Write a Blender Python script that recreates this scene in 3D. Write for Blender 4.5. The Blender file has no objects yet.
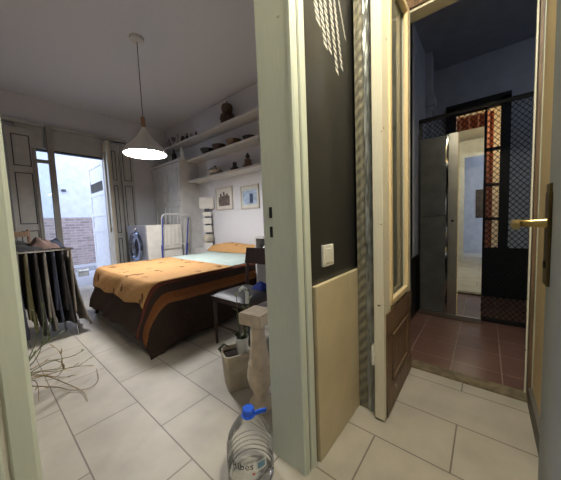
import bpy, bmesh, math, random
import numpy as np
from mathutils import Vector, Matrix
random.seed(7)
sc = bpy.context.scene
COL = sc.collection
PI = math.pi

# ------------------------------------------------------------------ camera
F = 250.371
R = np.array([[0.63400058, -0.77234344, -0.0391007],
              [-0.08196794, -0.01683728, -0.99649273],
              [0.76897628, 0.63498198, -0.07398224]])
H = 1.05
cam = bpy.data.cameras.new('camera')
cam.sensor_fit = 'HORIZONTAL'; cam.sensor_width = 36; cam.lens = F / 561 * 36
cam.clip_start = 0.01
co = bpy.data.objects.new('camera', cam); COL.objects.link(co)
M = Matrix(((R[0][0], -R[1][0], -R[2][0], 0), (R[0][1], -R[1][1], -R[2][1], 0),
            (R[0][2], -R[1][2], -R[2][2], H), (0, 0, 0, 1)))
co.matrix_world = M
sc.camera = co

def at(px, py, axis, val):
    """world point seen at a picture position on the plane axis = val"""
    d = R.T @ np.array([(px - 280.5) / F, (py - 240) / F, 1])
    c = np.array([0, 0, H]); t = (val - c[axis]) / d[axis]
    return tuple(float(v) for v in c + t * d)

# ------------------------------------------------------------------ materials
def s2l(c):
    return tuple((v / 255 / 12.92 if v / 255 <= .04045 else ((v / 255 + .055) / 1.055) ** 2.4) for v in c)

def nodes(name):
    m = bpy.data.materials.new(name); m.use_nodes = True
    nt = m.node_tree
    return m, nt, nt.nodes['Principled BSDF']

def mat(name, rgb, rough=.6, metal=0., var=.06, scale=8., bump=0., bscale=60., spec=.5, stretch=None, chips=None, chip_amount=.62, alpha=None):
    """sRGB base colour with low-contrast procedural mottling, optional bump and optional worn patches of a second colour"""
    m, nt, b = nodes(name)
    L = nt.links
    c = s2l(rgb)
    tc = nt.nodes.new('ShaderNodeTexCoord')
    mp = nt.nodes.new('ShaderNodeMapping')
    L.new(tc.outputs['Object'], mp.inputs['Vector'])
    if stretch: mp.inputs['Scale'].default_value = stretch
    n = nt.nodes.new('ShaderNodeTexNoise'); n.inputs['Scale'].default_value = scale; n.inputs['Detail'].default_value = 6
    L.new(mp.outputs['Vector'], n.inputs['Vector'])
    r = nt.nodes.new('ShaderNodeValToRGB')
    r.color_ramp.elements[0].position = .3; r.color_ramp.elements[1].position = .7
    r.color_ramp.elements[0].color = (*[v * (1 - var) ** 2 for v in c], 1)
    r.color_ramp.elements[1].color = (*[min(1, v * (1 + var)) for v in c], 1)
    L.new(n.outputs['Fac'], r.inputs['Fac'])
    out = r.outputs['Color']
    if chips:
        n2 = nt.nodes.new('ShaderNodeTexNoise'); n2.inputs['Scale'].default_value = 14; n2.inputs['Detail'].default_value = 8
        L.new(tc.outputs['Object'], n2.inputs['Vector'])
        r2 = nt.nodes.new('ShaderNodeValToRGB'); r2.color_ramp.elements[0].position = chip_amount; r2.color_ramp.elements[1].position = chip_amount + .03
        L.new(n2.outputs['Fac'], r2.inputs['Fac'])
        mx = nt.nodes.new('ShaderNodeMixRGB'); mx.inputs[2].default_value = (*s2l(chips), 1)
        L.new(r2.outputs['Color'], mx.inputs[0]); L.new(out, mx.inputs[1]); out = mx.outputs[0]
    L.new(out, b.inputs['Base Color'])
    b.inputs['Roughness'].default_value = rough; b.inputs['Metallic'].default_value = metal
    b.inputs['Specular IOR Level'].default_value = spec
    if bump:
        nb = nt.nodes.new('ShaderNodeTexNoise'); nb.inputs['Scale'].default_value = bscale; nb.inputs['Detail'].default_value = 4
        L.new(mp.outputs['Vector'], nb.inputs['Vector'])
        bp = nt.nodes.new('ShaderNodeBump'); bp.inputs['Strength'].default_value = bump; bp.inputs['Distance'].default_value = .01
        L.new(nb.outputs['Fac'], bp.inputs['Height']); L.new(bp.outputs['Normal'], b.inputs['Normal'])
    return m

def tile_mat(name, rgb, grout, bw, bh, off, ox, oy, swap=True, mortar=.0035, rough=.35, var=.05, nscale=5.):
    m, nt, b = nodes(name); L = nt.links
    tc = nt.nodes.new('ShaderNodeTexCoord'); sp = nt.nodes.new('ShaderNodeSeparateXYZ'); L.new(tc.outputs['Object'], sp.inputs[0])
    cb = nt.nodes.new('ShaderNodeCombineXYZ')
    def add(sock, v):
        a = nt.nodes.new('ShaderNodeMath'); a.operation = 'ADD'; L.new(sock, a.inputs[0]); a.inputs[1].default_value = v; return a.outputs[0]
    u, v = (sp.outputs['Y'], sp.outputs['X']) if swap else (sp.outputs['X'], sp.outputs['Z'])
    L.new(add(u, ox), cb.inputs[0]); L.new(add(v, oy), cb.inputs[1])
    br = nt.nodes.new('ShaderNodeTexBrick')
    br.offset = off; br.offset_frequency = 2
    br.inputs['Scale'].default_value = 1; br.inputs['Mortar Size'].default_value = mortar
    br.inputs['Brick Width'].default_value = bw; br.inputs['Row Height'].default_value = bh
    br.inputs['Mortar Smooth'].default_value = .2
    c = s2l(rgb)
    br.inputs['Color1'].default_value = (*c, 1); br.inputs['Color2'].default_value = (*[x * (1 - var) for x in c], 1)
    br.inputs['Mortar'].default_value = (*s2l(grout), 1)
    L.new(cb.outputs[0], br.inputs['Vector'])
    n = nt.nodes.new('ShaderNodeTexNoise'); n.inputs['Scale'].default_value = nscale; n.inputs['Detail'].default_value = 8
    L.new(tc.outputs['Object'], n.inputs['Vector'])
    r = nt.nodes.new('ShaderNodeValToRGB'); r.color_ramp.elements[0].color = (.82, .82, .82, 1); r.color_ramp.elements[1].color = (1.06, 1.06, 1.06, 1)
    r.color_ramp.elements[0].position = .3; r.color_ramp.elements[1].position = .7
    L.new(n.outputs['Fac'], r.inputs['Fac'])
    mx = nt.nodes.new('ShaderNodeMixRGB'); mx.blend_type = 'MULTIPLY'; mx.inputs[0].default_value = 1
    L.new(br.outputs['Color'], mx.inputs[1]); L.new(r.outputs['Color'], mx.inputs[2]); L.new(mx.outputs[0], b.inputs['Base Color'])
    b.inputs['Roughness'].default_value = rough
    bp = nt.nodes.new('ShaderNodeBump'); bp.inputs['Strength'].default_value = .5; bp.inputs['Distance'].default_value = .002; bp.invert = True
    L.new(br.outputs['Fac'], bp.inputs['Height']); L.new(bp.outputs['Normal'], b.inputs['Normal'])
    return m

def emit(name, rgb, strength):
    m = bpy.data.materials.new(name); m.use_nodes = True; nt = m.node_tree
    nt.nodes.remove(nt.nodes['Principled BSDF'])
    e = nt.nodes.new('ShaderNodeEmission'); e.inputs[0].default_value = (*rgb, 1); e.inputs[1].default_value = strength
    nt.links.new(e.outputs[0], nt.nodes['Material Output'].inputs[0])
    return m

def glass(name, tint=(.93, .96, .95), rough=.02, refl=.12, diffuse=None):
    m = bpy.data.materials.new(name); m.use_nodes = True; nt = m.node_tree; L = nt.links
    nt.nodes.remove(nt.nodes['Principled BSDF'])
    t = nt.nodes.new('ShaderNodeBsdfTransparent'); t.inputs[0].default_value = (*tint, 1)
    g = nt.nodes.new('ShaderNodeBsdfGlossy'); g.inputs['Roughness'].default_value = rough
    lw = nt.nodes.new('ShaderNodeLayerWeight'); lw.inputs[0].default_value = refl * 2.2
    mx = nt.nodes.new('ShaderNodeMixShader'); L.new(lw.outputs['Fresnel'], mx.inputs[0])
    L.new(t.outputs[0], mx.inputs[1]); L.new(g.outputs[0], mx.inputs[2])
    out = mx
    if diffuse:
        d = nt.nodes.new('ShaderNodeBsdfDiffuse'); d.inputs[0].default_value = (*diffuse[0], 1)
        m2 = nt.nodes.new('ShaderNodeMixShader'); m2.inputs[0].default_value = diffuse[1]
        L.new(mx.outputs[0], m2.inputs[1]); L.new(d.outputs[0], m2.inputs[2]); out = m2
    L.new(out.outputs[0], nt.nodes['Material Output'].inputs[0])
    return m

def spread_mat(name):
    """brown bedspread: stripes parallel to its long edge, from the cloth's own coordinates"""
    m, nt, b = nodes(name); L = nt.links
    uv = nt.nodes.new('ShaderNodeUVMap'); sp = nt.nodes.new('ShaderNodeSeparateXYZ'); L.new(uv.outputs[0], sp.inputs[0])
    r = nt.nodes.new('ShaderNodeValToRGB'); r.color_ramp.interpolation = 'CONSTANT'
    cr = r.color_ramp
    # v = b + 1  (b = 0 at the near top edge), ramp over v in 0..1 reaches the edge at 1
    stops = [(0, (62, 50, 44)), (.765, (142, 94, 58)), (.80, (132, 84, 50)), (.86, (66, 53, 47)), (.945, (112, 62, 54)), (.985, (168, 112, 60))]
    cr.elements[0].position = 0; cr.elements[0].color = (*s2l(stops[0][1]), 1)
    cr.elements[1].position = stops[1][0]; cr.elements[1].color = (*s2l(stops[1][1]), 1)
    for p, c in stops[2:]:
        e = cr.elements.new(p); e.color = (*s2l(c), 1)
    L.new(sp.outputs['Y'], r.inputs['Fac'])
    n = nt.nodes.new('ShaderNodeTexNoise'); n.inputs['Scale'].default_value = 40; L.new(uv.outputs[0], n.inputs['Vector'])
    mx = nt.nodes.new('ShaderNodeMixRGB'); mx.blend_type = 'MULTIPLY'; mx.inputs[0].default_value = .5
    L.new(r.outputs[0], mx.inputs[1]); L.new(n.outputs['Fac'], mx.inputs[2]); L.new(mx.outputs[0], b.inputs['Base Color'])
    b.inputs['Roughness'].default_value = .9; b.inputs['Specular IOR Level'].default_value = .1
    bp = nt.nodes.new('ShaderNodeBump'); bp.inputs['Strength'].default_value = .35; bp.inputs['Distance'].default_value = .01
    L.new(n.outputs['Fac'], bp.inputs['Height']); L.new(bp.outputs['Normal'], b.inputs['Normal'])
    return m

def throw_mat(name):
    """orange printed cloth: rows of small dark motifs"""
    m, nt, b = nodes(name); L = nt.links
    uv = nt.nodes.new('ShaderNodeUVMap')
    vo = nt.nodes.new('ShaderNodeTexVoronoi'); vo.inputs['Scale'].default_value = 4.2; vo.inputs['Randomness'].default_value = .45
    nz = nt.nodes.new('ShaderNodeTexNoise'); nz.inputs['Scale'].default_value = 16; nz.inputs['Detail'].default_value = 3
    L.new(uv.outputs[0], vo.inputs['Vector']); L.new(uv.outputs[0], nz.inputs['Vector'])
    ad = nt.nodes.new('ShaderNodeMath'); ad.operation = 'MULTIPLY_ADD'; ad.inputs[1].default_value = .9
    L.new(nz.outputs['Fac'], ad.inputs[0]); L.new(vo.outputs['Distance'], ad.inputs[2])
    r = nt.nodes.new('ShaderNodeValToRGB'); r.color_ramp.elements[0].position = .63; r.color_ramp.elements[1].position = .69
    r.color_ramp.elements[0].color = (*s2l((112, 78, 48)), 1); r.color_ramp.elements[1].color = (*s2l((186, 143, 94)), 1)
    L.new(ad.outputs[0], r.inputs['Fac'])
    n = nt.nodes.new('ShaderNodeTexNoise'); n.inputs['Scale'].default_value = 30; L.new(uv.outputs[0], n.inputs['Vector'])
    mx = nt.nodes.new('ShaderNodeMixRGB'); mx.blend_type = 'MULTIPLY'; mx.inputs[0].default_value = .3
    L.new(r.outputs[0], mx.inputs[1]); L.new(n.outputs['Fac'], mx.inputs[2]); L.new(mx.outputs[0], b.inputs['Base Color'])
    b.inputs['Roughness'].default_value = .85; b.inputs['Specular IOR Level'].default_value = .15
    bp = nt.nodes.new('ShaderNodeBump'); bp.inputs['Strength'].default_value = .3; bp.inputs['Distance'].default_value = .01
    L.new(n.outputs['Fac'], bp.inputs['Height']); L.new(bp.outputs['Normal'], b.inputs['Normal'])
    return m

def wave_mat(name, c1, c2, scale, rough=.35, metal=0., direction='Z', dist=3., bump=.8):
    m, nt, b = nodes(name); L = nt.links
    tc = nt.nodes.new('ShaderNodeTexCoord'); w = nt.nodes.new('ShaderNodeTexWave')
    w.bands_direction = direction; w.inputs['Scale'].default_value = scale; w.inputs['Distortion'].default_value = dist; w.inputs['Detail'].default_value = 3
    L.new(tc.outputs['Object'], w.inputs['Vector'])
    r = nt.nodes.new('ShaderNodeValToRGB'); r.color_ramp.elements[0].color = (*s2l(c1), 1); r.color_ramp.elements[1].color = (*s2l(c2), 1)
    L.new(w.outputs['Fac'], r.inputs['Fac']); L.new(r.outputs[0], b.inputs['Base Color'])
    b.inputs['Roughness'].default_value = rough; b.inputs['Metallic'].default_value = metal
    bp = nt.nodes.new('ShaderNodeBump'); bp.inputs['Strength'].default_value = bump; bp.inputs['Distance'].default_value = .01
    L.new(w.outputs['Fac'], bp.inputs['Height']); L.new(bp.outputs['Normal'], b.inputs['Normal'])
    return m

MT = dict(
    floor=tile_mat('beige_tile', (174, 167, 154), (118, 110, 100), .604, .305, .5, -1.307 + .302 + 6.04, -.535 + 6.1, rough=.5),
    red=tile_mat('red_tile', (116, 84, 74), (150, 130, 118), .27, .28, 0, .093 + 2.7, -2.115 + 2.8, mortar=.0035, rough=.3, var=.2, nscale=9.),
    white=mat('white_plaster', (208, 207, 210), .85, var=.03, scale=40, bump=.06, bscale=30),
    ceil=mat('ceiling_plaster', (210, 210, 214), .9, var=.03, scale=90, bump=.05, bscale=40),
    bluewall=mat('cool_plaster', (176, 181, 194), .85, bump=.06, bscale=30),
    hallwall=mat('hall_plaster', (210, 206, 194), .85),
    black=mat('chalkboard_black', (40, 39, 37), .38, var=.12, scale=30, spec=.6, bump=.03, bscale=120),
    chalk=mat('pale_decal', (200, 200, 196), .6),
    beige=mat('beige_panel', (196, 182, 150), .5, scale=4, bump=.03, var=.08),
    green=mat('pale_green_paint', (204, 211, 198), .45, var=.02, chips=(130, 122, 102), chip_amount=.73, stretch=(12, 12, 1.5)),
    cream=mat('aged_cream_paint', (216, 211, 192), .45, var=.03, chips=(110, 78, 48), chip_amount=.70, stretch=(20, 20, 1.5)),
    creamw=mat('warm_cream_paint', (222, 200, 156), .45, chips=(140, 110, 70), chip_amount=.74, stretch=(20, 20, 1.5)),
    brownwood=mat('worn_brown_wood', (112, 88, 66), .5, stretch=(14, 14, 1.2), var=.25, scale=4, chips=(180, 160, 130), chip_amount=.7),
    darkwood=mat('dark_wood', (58, 36, 28), .4, stretch=(3, 14, 3), var=.25),
    threshold=mat('worn_stone', (112, 100, 78), .7, var=.25, scale=25, bump=.4, bscale=40),
    greydoor=mat('grey_door_paint', (142, 146, 148), .55, var=.04, bump=.03, bscale=90),
    greyedge=mat('grey_rail', (96, 92, 84), .6),
    brass=mat('aged_brass', (196, 170, 104), .3, 1., var=.15),
    brassdark=mat('dark_brass', (92, 78, 48), .4, 1., var=.25, scale=20),
    steel=mat('brushed_steel', (160, 156, 146), .3, 1., stretch=(30, 30, 1)),
    chrome=mat('chrome', (220, 220, 218), .12, 1.),
    smoke=mat('smoked_panel', (88, 88, 85), .25, .35, var=.12),
    mirror=mat('mirror_silver', (225, 228, 226), .0, 1., var=0),
    blackmetal=mat('black_metal', (22, 22, 24), .5, .3),
    wire=mat('dark_wire', (30, 32, 38), .5, .4),
    glass=glass('clear_glass'), glassclear=glass('picture_glass', (.97, .98, .98), .03, .04),
    glasssheen=glass('painted_sheen_glass', (.86, .9, .88), .06, .25, ((.40, .42, .36), .28)),  # grey-green diffuse share stands in for the hall reflected in the door pane
    plastic=glass('clear_plastic', (.985, .99, .99), .1, .10, ((.85, .88, .88), .035)),
    bluecap=mat('blue_plastic', (40, 92, 214), .3),
    label_blue=mat('label_blue', (120, 160, 190), .5), label_white=mat('label_white', (220, 224, 226), .5), ink=mat('label_ink', (24, 26, 40), .5), label_red=mat('label_red', (190, 60, 50), .5),
    stone=mat('weathered_stone', (206, 190, 166), .9, var=.1, scale=18, bump=.5, bscale=50),
    concrete=mat('weathered_concrete', (186, 176, 156), .9, var=.1, scale=14, bump=.5, bscale=40),
    soil=mat('dark_soil', (46, 36, 28), 1, bump=1., bscale=60),
    ceramic=mat('white_ceramic', (214, 216, 208), .3),
    leaf=mat('green_leaf', (92, 104, 58), .5, var=.2), dryleaf=mat('dry_leaf', (132, 112, 72), .7, var=.3, scale=20), darkleaf=mat('dark_leaf', (48, 60, 36), .5, var=.2),
    vinyl=mat('black_vinyl', (40, 38, 40), .5),
    spread=spread_mat('brown_bedspread'), throw=throw_mat('orange_throw'),
    mint=mat('mint_sheet', (164, 178, 172), .85, bump=.15, bscale=25), mattress=mat('mattress', (190, 186, 176), .9),
    wpaint=mat('white_lacquer', (204, 202, 198), .4), shutter=mat('grey_shutter_paint', (168, 166, 160), .5), groove=mat('dark_groove', (52, 58, 66), .7),
    pine=mat('cream_window_paint', (192, 182, 160), .5), postm=mat('grey_window_paint', (140, 136, 128), .55),
    washer=mat('washer_white', (226, 222, 212), .3), washgrey=mat('washer_front_grey', (156, 158, 164), .3, .2), drum=mat('drum_steel', (150, 160, 180), .2, 1.), darkglass=mat('dark_glass', (32, 38, 52), .08, spec=.9),
    blueplastic=mat('blue_tube', (56, 70, 150), .4),
    exterior=mat('white_render', (176, 176, 178), .9), terrace=mat('terrace_stone', (150, 148, 148), .8),
    brick=tile_mat('rough_brick', (146, 126, 118), (146, 134, 128), .21, .07, .5, 10.1, 3., swap=False, mortar=.012, rough=.9, var=.35, nscale=7.),
    shade=mat('lamp_shade_white', (206, 202, 194), .45), woodneck=mat('light_wood', (140, 104, 70), .5), cord=mat('grey_cord', (60, 58, 56), .6),
    lamp_on=emit('lamp_glow', (1, .99, 1.), 94.), orange=mat('orange_curtain', (196, 134, 100), .8), 
    wrap=wave_mat('ribbed_wrap', (100, 96, 84), (132, 127, 108), 11., .45, direction='DIAGONAL', dist=2., bump=.3),
    foil=mat('crumpled_foil', (150, 153, 150), .35, .35, var=.3, scale=14, bump=.7, bscale=16, stretch=(3, 3, 1)),
    pic1=mat('sepia_print', (104, 88, 76), .4, var=.3, scale=24, chips=(150, 140, 125), chip_amount=.6), pic2=mat('blue_print', (178, 192, 214), .4, var=.2, scale=16), pic2d=mat('navy_print', (66, 76, 110), .4, var=.3, scale=20), picm=mat('picture_mat', (208, 204, 194), .8), picf=mat('pale_frame', (192, 184, 170), .5),
    picdark=mat('dark_picture', (70, 56, 44), .5, var=.4, scale=12),
    gourd=mat('brown_gourd', (78, 54, 42), .5, var=.3), dark=mat('dark_pottery', (44, 38, 36), .5), clay=mat('brown_clay', (108, 84, 62), .6), greyglass=mat('grey_bottle', (130, 130, 134), .25), palepot=mat('pale_pot', (176, 168, 152), .6, var=.2),
    navy=mat('navy_cloth', (58, 62, 78), .9, bump=.2), blackcloth=mat('black_cloth', (60, 57, 57), .9, bump=.2), greycloth=mat('grey_cloth', (140, 134, 128), .9, bump=.2), olive=mat('olive_cloth', (110, 104, 74), .9, bump=.2), pinkcloth=mat('dusty_pink_cloth', (138, 114, 104), .9, bump=.2), bluecloth=mat('blue_cloth', (40, 62, 150), .85, bump=.2),
    stripe=wave_mat('striped_cloth', (120, 112, 104), (166, 156, 144), 12, .9, direction='Y', dist=1., bump=.2),
    rubber=mat('rubber', (30, 30, 30), .7), switch=mat('switch_white', (226, 224, 214), .3),
    red_thing=mat('wardrobe_brown', (88, 60, 40), .5),
)

# ------------------------------------------------------------------ mesh helpers
def NB(): return bmesh.new()

def box(bm, lo, hi, bev=0., seg=2, mi=0):
    lo, hi = Vector(lo), Vector(hi)
    c, s = (lo + hi) / 2, hi - lo
    r = bmesh.ops.create_cube(bm, size=1, matrix=Matrix.Translation(c) @ Matrix.Diagonal((*s, 1)))
    vs = r['verts']
    fs = {f for v in vs for f in v.link_faces}
    for f in fs: f.material_index = mi
    if bev:
        es = list({e for v in vs for e in v.link_edges})
        bmesh.ops.bevel(bm, geom=es, offset=min(bev, min(s) * .45), segments=seg, affect='EDGES', profile=.7)
    return bm

def obox(bm, c, size, rot, bev=0.):
    m = Matrix.Translation(c) @ rot.to_4x4() @ Matrix.Diagonal((*size, 1))
    r = bmesh.ops.create_cube(bm, size=1, matrix=m)
    if bev:
        es = list({e for v in r['verts'] for e in v.link_edges})
        bmesh.ops.bevel(bm, geom=es, offset=bev, segments=2, affect='EDGES')
    return bm

def tube(bm, pts, rad, n=8, caps=True):
    pts = [Vector(p) for p in pts]
    rads = rad if isinstance(rad, (list, tuple)) else [rad] * len(pts)
    rings = []; prev = None
    for i, p in enumerate(pts):
        t = (pts[min(i + 1, len(pts) - 1)] - pts[max(i - 1, 0)])
        t = t.normalized() if t.length > 1e-9 else Vector((0, 0, 1))
        if prev is None:
            a = Vector((0, 0, 1)) if abs(t.z) < .9 else Vector((1, 0, 0))
            u = t.cross(a).normalized()
        else:
            u = prev - t * prev.dot(t); u = u.normalized() if u.length > 1e-6 else t.orthogonal().normalized()
        prev = u; w = t.cross(u)
        rings.append([bm.verts.new(p + (u * math.cos(2 * PI * k / n) + w * math.sin(2 * PI * k / n)) * rads[i]) for k in range(n)])
    for a, b in zip(rings, rings[1:]):
        for k in range(n): bm.faces.new((a[k], a[(k + 1) % n], b[(k + 1) % n], b[k]))
    if caps:
        bm.faces.new(rings[0][::-1]); bm.faces.new(rings[-1])
    return bm

def lathe(bm, c, prof, n=24, sq=None, caps=True):
    """prof: (radius, height) pairs; sq makes the section square-ish"""
    c = Vector(c); rings = []
    for r, h in prof:
        ring = []
        for k in range(n):
            a = 2 * PI * (k + .5) / n
            q = 1.
            if sq:
                e = sq; q = 1 / ((abs(math.cos(a)) ** e + abs(math.sin(a)) ** e) ** (1 / e))
            ring.append(bm.verts.new(c + Vector((r * q * math.cos(a), r * q * math.sin(a), h))))
        rings.append(ring)
    for a, b in zip(rings, rings[1:]):
        for k in range(n): bm.faces.new((a[k], a[(k + 1) % n], b[(k + 1) % n], b[k]))
    if caps and prof[0][0] > 1e-4: bm.faces.new(rings[0][::-1])
    if caps and prof[-1][0] > 1e-4: bm.faces.new(rings[-1])
    return bm

def prism(bm, poly, z0, z1):
    a = [bm.verts.new((x, y, z0)) for x, y in poly]; b = [bm.verts.new((x, y, z1)) for x, y in poly]
    n = len(poly)
    for k in range(n): bm.faces.new((a[k], a[(k + 1) % n], b[(k + 1) % n], b[k]))
    bm.faces.new(a[::-1]); bm.faces.new(b)
    return bm

def grid(bm, f, nu, nv, uv=None):
    vs = [[bm.verts.new(f(i / nu, j / nv)) for j in range(nv + 1)] for i in range(nu + 1)]
    lay = bm.loops.layers.uv.verify() if uv else None
    for i in range(nu):
        for j in range(nv):
            idx = ((i, j), (i + 1, j), (i + 1, j + 1), (i, j + 1))
            fa = bm.faces.new([vs[a][b] for a, b in idx])
            if lay:
                for l, (a, b) in zip(fa.loops, idx): l[lay].uv = uv(a / nu, b / nv)
    return bm

def finish(name, bm, m, smooth=False, origin=(0, 0, 0)):
    bmesh.ops.recalc_face_normals(bm, faces=bm.faces)
    if any(origin): bmesh.ops.translate(bm, verts=bm.verts, vec=-Vector(origin))
    me = bpy.data.meshes.new(name); bm.to_mesh(me); bm.free()
    for mm in (m if isinstance(m, (list, tuple)) else [m]): me.materials.append(MT[mm] if isinstance(mm, str) else mm)
    if smooth:
        for p in me.polygons: p.use_smooth = True
        try: me.set_sharp_from_angle(angle=math.radians(40))
        except Exception: pass
    o = bpy.data.objects.new(name, me); COL.objects.link(o)
    return o

def wloc(o):
    v = Vector((0, 0, 0))
    while o: v += o.location; o = o.parent
    return v

def obj(name, bm, m, parent=None, smooth=False, label=None):
    """mesh given in world coordinates, stored relative to its parent (parents are not rotated while building)"""
    o = finish(name, bm, m, smooth, tuple(wloc(parent)) if parent else (0, 0, 0))
    if parent: o.parent = parent
    if label: o['label'] = label
    return o

def base_origin(o):
    me = o.data
    xs = [v.co for v in me.vertices]
    c = Vector(((min(v.x for v in xs) + max(v.x for v in xs)) / 2, (min(v.y for v in xs) + max(v.y for v in xs)) / 2, min(v.z for v in xs)))
    me.transform(Matrix.Translation(-c)); o.location = o.location + c
    return o

def thing(name, label, cat, loc, group=None):
    o = bpy.data.objects.new(name, None); COL.objects.link(o); o.empty_display_size = .1
    o.location = loc; o['label'] = label; o['category'] = cat
    if group: o['group'] = group
    return o

def tag(o, label, cat, group=None, kind=None):
    o['label'] = label; o['category'] = cat
    if group: o['group'] = group
    if kind: o['kind'] = kind
    return o

def struct(name, bm, m, parent=None, smooth=False):
    o = obj(name, bm, m, parent, smooth)
    if not parent: o['kind'] = 'structure'
    return o

def sempty(name, loc):
    o = bpy.data.objects.new(name, None); COL.objects.link(o); o.location = loc; o['kind'] = 'structure'; return o

def B(lo, hi, bev=0., seg=2): return box(NB(), lo, hi, bev, seg)

# ================================================================== ROOM SHELL
ZC = 3.17
struct('floor', B((-1.7, -.5, -.12), (1.87, .745, 0)), 'floor')
struct('floor.001', B((-.6, .745, -.12), (2.95, 5.72, 0)), 'floor')
struct('floor.002', B((1.95, -1.4, -.12), (4.2, .62, -.005)), 'red')
struct('trim_1', B((1.85, -.26, -.12), (1.95, .50, .012), .008), 'threshold')   # door sill stone
struct('ceiling', B((-.7, .735, ZC), (3., 5.75, ZC + .1)), 'ceil')
struct('ceiling.001', B((-1.7, -.5, 2.66), (1.86, .60, 2.76)), 'hallwall')
struct('ceiling.002', B((1.86, -1.45, 2.98), (4.25, .70, 3.08)), 'bluewall')

# wall between hall and bedroom
bm = NB(); box(bm, (.80, .60, 0), (2.90, .733, ZC)); box(bm, (-.7, .60, 0), (.013, .733, ZC)); box(bm, (.013, .60, 2.3), (.80, .733, ZC))
struct('wall_bedroom_front', bm, 'white')
bm = NB(); box(bm, (.80, .556, 0), (1.86, .60, 2.75))
struct('wall_hall_left', bm, 'black')
bm = NB(); box(bm, (-1.0, .556, 0), (.013, .60, 2.75)); box(bm, (.013, .556, 2.3), (.80, .60, 2.75))
struct('wall_hall_left.001', bm, 'hallwall')
struct('wall_bedroom_right', B((2.90, .60, 0), (3.0, 5.72, ZC)), 'white')
struct('wall_bedroom_left', B((-.7, .733, 0), (-.6, 5.72, ZC)), 'white')
# window wall
WX0, WX1, WZ = .60, 1.68, 2.36
bm = NB(); box(bm, (-.6, 5.6, 0), (WX0, 5.72, ZC)); box(bm, (WX1, 5.6, 0), (2.9, 5.72, ZC)); box(bm, (WX0, 5.6, WZ), (WX1, 5.72, ZC))
struct('wall_bedroom_back', bm, 'white')
# door jamb and architraves of the bedroom doorway
bm = NB(); box(bm, (.7795, .562, 0), (.80, .733, 2.3))
struct('trim_2', bm, 'green')
cas = [(.776, .573), (.776, .560), (.782, .554), (.806, .552), (.809, .557), (.815, .557), (.818, .549), (.846, .546), (.856, .550), (.856, .573)]
struct('trim_3', prism(NB(), cas, 0, 2.36), 'green')
struct('trim_4', B((.797, .733, 0), (.86, .748, 2.36), .004), 'cream')
casl = [(.035 - (x - .778), y) for x, y in cas]
struct('trim_5', prism(NB(), casl, 0, 2.36), 'green')
struct('trim_6', B((.013, .573, 0), (.033, .738, 2.3)), 'green')
struct('trim_7', B((.010, .535, 0), (.0365, .548, .12), .002), 'cream')   # plinth block of the left architrave
# strike slots on the reveal
bm = NB()
for z in (1.065, .985): box(bm, (.778, .683, z), (.7805, .698, z + .045))
struct('trim_8', bm, 'blackmetal')
# beige dado board on the black wall
bm = NB(); box(bm, (.866, .536, .004), (1.195, .556, .775), .002); box(bm, (1.196, .536, .004), (1.86, .556, .775), .002)
struct('trim_9', bm, 'beige')
# corridor door wall
struct('wall_hall_end', B((1.86, .44, 0), (1.95, .60, 2.98)), 'hallwall')
struct('wall_hall_end.001', B((1.86, -1.4, 0), (1.95, -.255, 2.98)), 'hallwall')
struct('wall_hall_end.002', B((1.86, -.255, 2.40), (1.95, .44, 2.98)), 'hallwall')
bm = NB(); box(bm, (1.852, .425, 0), (1.955, .475, 2.40), .003); box(bm, (1.852, -.245, 2.33), (1.955, .475, 2.40), .003)
struct('trim_10', bm, 'cream')
struct('trim_11', B((1.862, -.205, .0), (1.93, -.190, 2.33), .002), 'brownwood')
struct('trim_12', B((1.93, -.215, .0), (1.955, -.183, 2.33), .002), 'cream')
struct('trim_13', B((1.835, -.245, .0), (1.862, -.203, 2.36), .003), 'green')
struct('trim_14', B((1.835, -.245, 2.345), (1.862, .475, 2.42), .003), 'brownwood')
# right wall of the hall
struct('wall_hall_right', B((-1.0, -.32, 0), (1.85, -.205, 2.75)), 'creamw')
struct('baseboard_hall_right', B((1.2, -.206, 0), (1.83, -.188, .10), .004), 'greyedge')
# hall end behind the viewer
bm = NB(); box(bm, (-1.1, .47, 0), (-1.0, .6, 2.75)); box(bm, (-1.1, -.32, 2.36), (-1.0, .47, 2.75))
struct('wall_hall_back', bm, 'hallwall')
bm = NB(); box(bm, (-1.0, .40, 0), (-.975, .47, 2.36)); box(bm, (-1.0, -.2, 2.29), (-.975, .40, 2.36))
struct('trim_15', bm, 'wpaint')
struct('wall_hall_back.001', B((-1.75, -.5, 0), (-1.7, .75, 2.75)), 'bluewall')
struct('baseboard_hall_back', B((-1.7, -.5, 0), (-1.685, .745, .09)), 'wpaint')
bm = NB(); box(bm, (-1.7, .60, 0), (-1.1, .745, 2.75)); box(bm, (-1.7, -.5, 0), (-1.1, -.42, 2.75))
struct('wall_hall_back.002', bm, 'bluewall')
# corridor
struct('wall_corridor_left', B((1.95, .60, 0), (4.2, .70, 3.0)), 'bluewall')
bm = NB(); box(bm, (4.1, .33, 0), (4.2, .60, 3.0)); box(bm, (4.1, -1.4, 0), (4.2, -.14, 3.0)); box(bm, (4.1, -.14, 2.36), (4.2, .33, 3.0))
struct('wall_corridor_back', bm, 'bluewall')
struct('wall_corridor_right', B((1.95, -1.45, 0), (4.2, -1.4, 3.0)), 'bluewall')
struct('baseboard_corridor_left', B((1.96, .575, 0), (4.08, .60, .62), .004), 'blackmetal')
bm = NB(); box(bm, (4.07, .44, 0), (4.10, .575, .85)); box(bm, (4.07, -1.4, 0), (4.10, -.2, .62))
struct('baseboard_corridor_back', bm, 'blackmetal')
bm = NB(); box(bm, (3.60, .535, 0.62), (3.74, .60, 2.98)); box(bm, (3.59, .515, 2.30), (3.75, .60, 2.36), .01); box(bm, (3.575, .50, 2.36), (3.765, .60, 2.48), .03)
struct('column', bm, 'bluewall')

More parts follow.
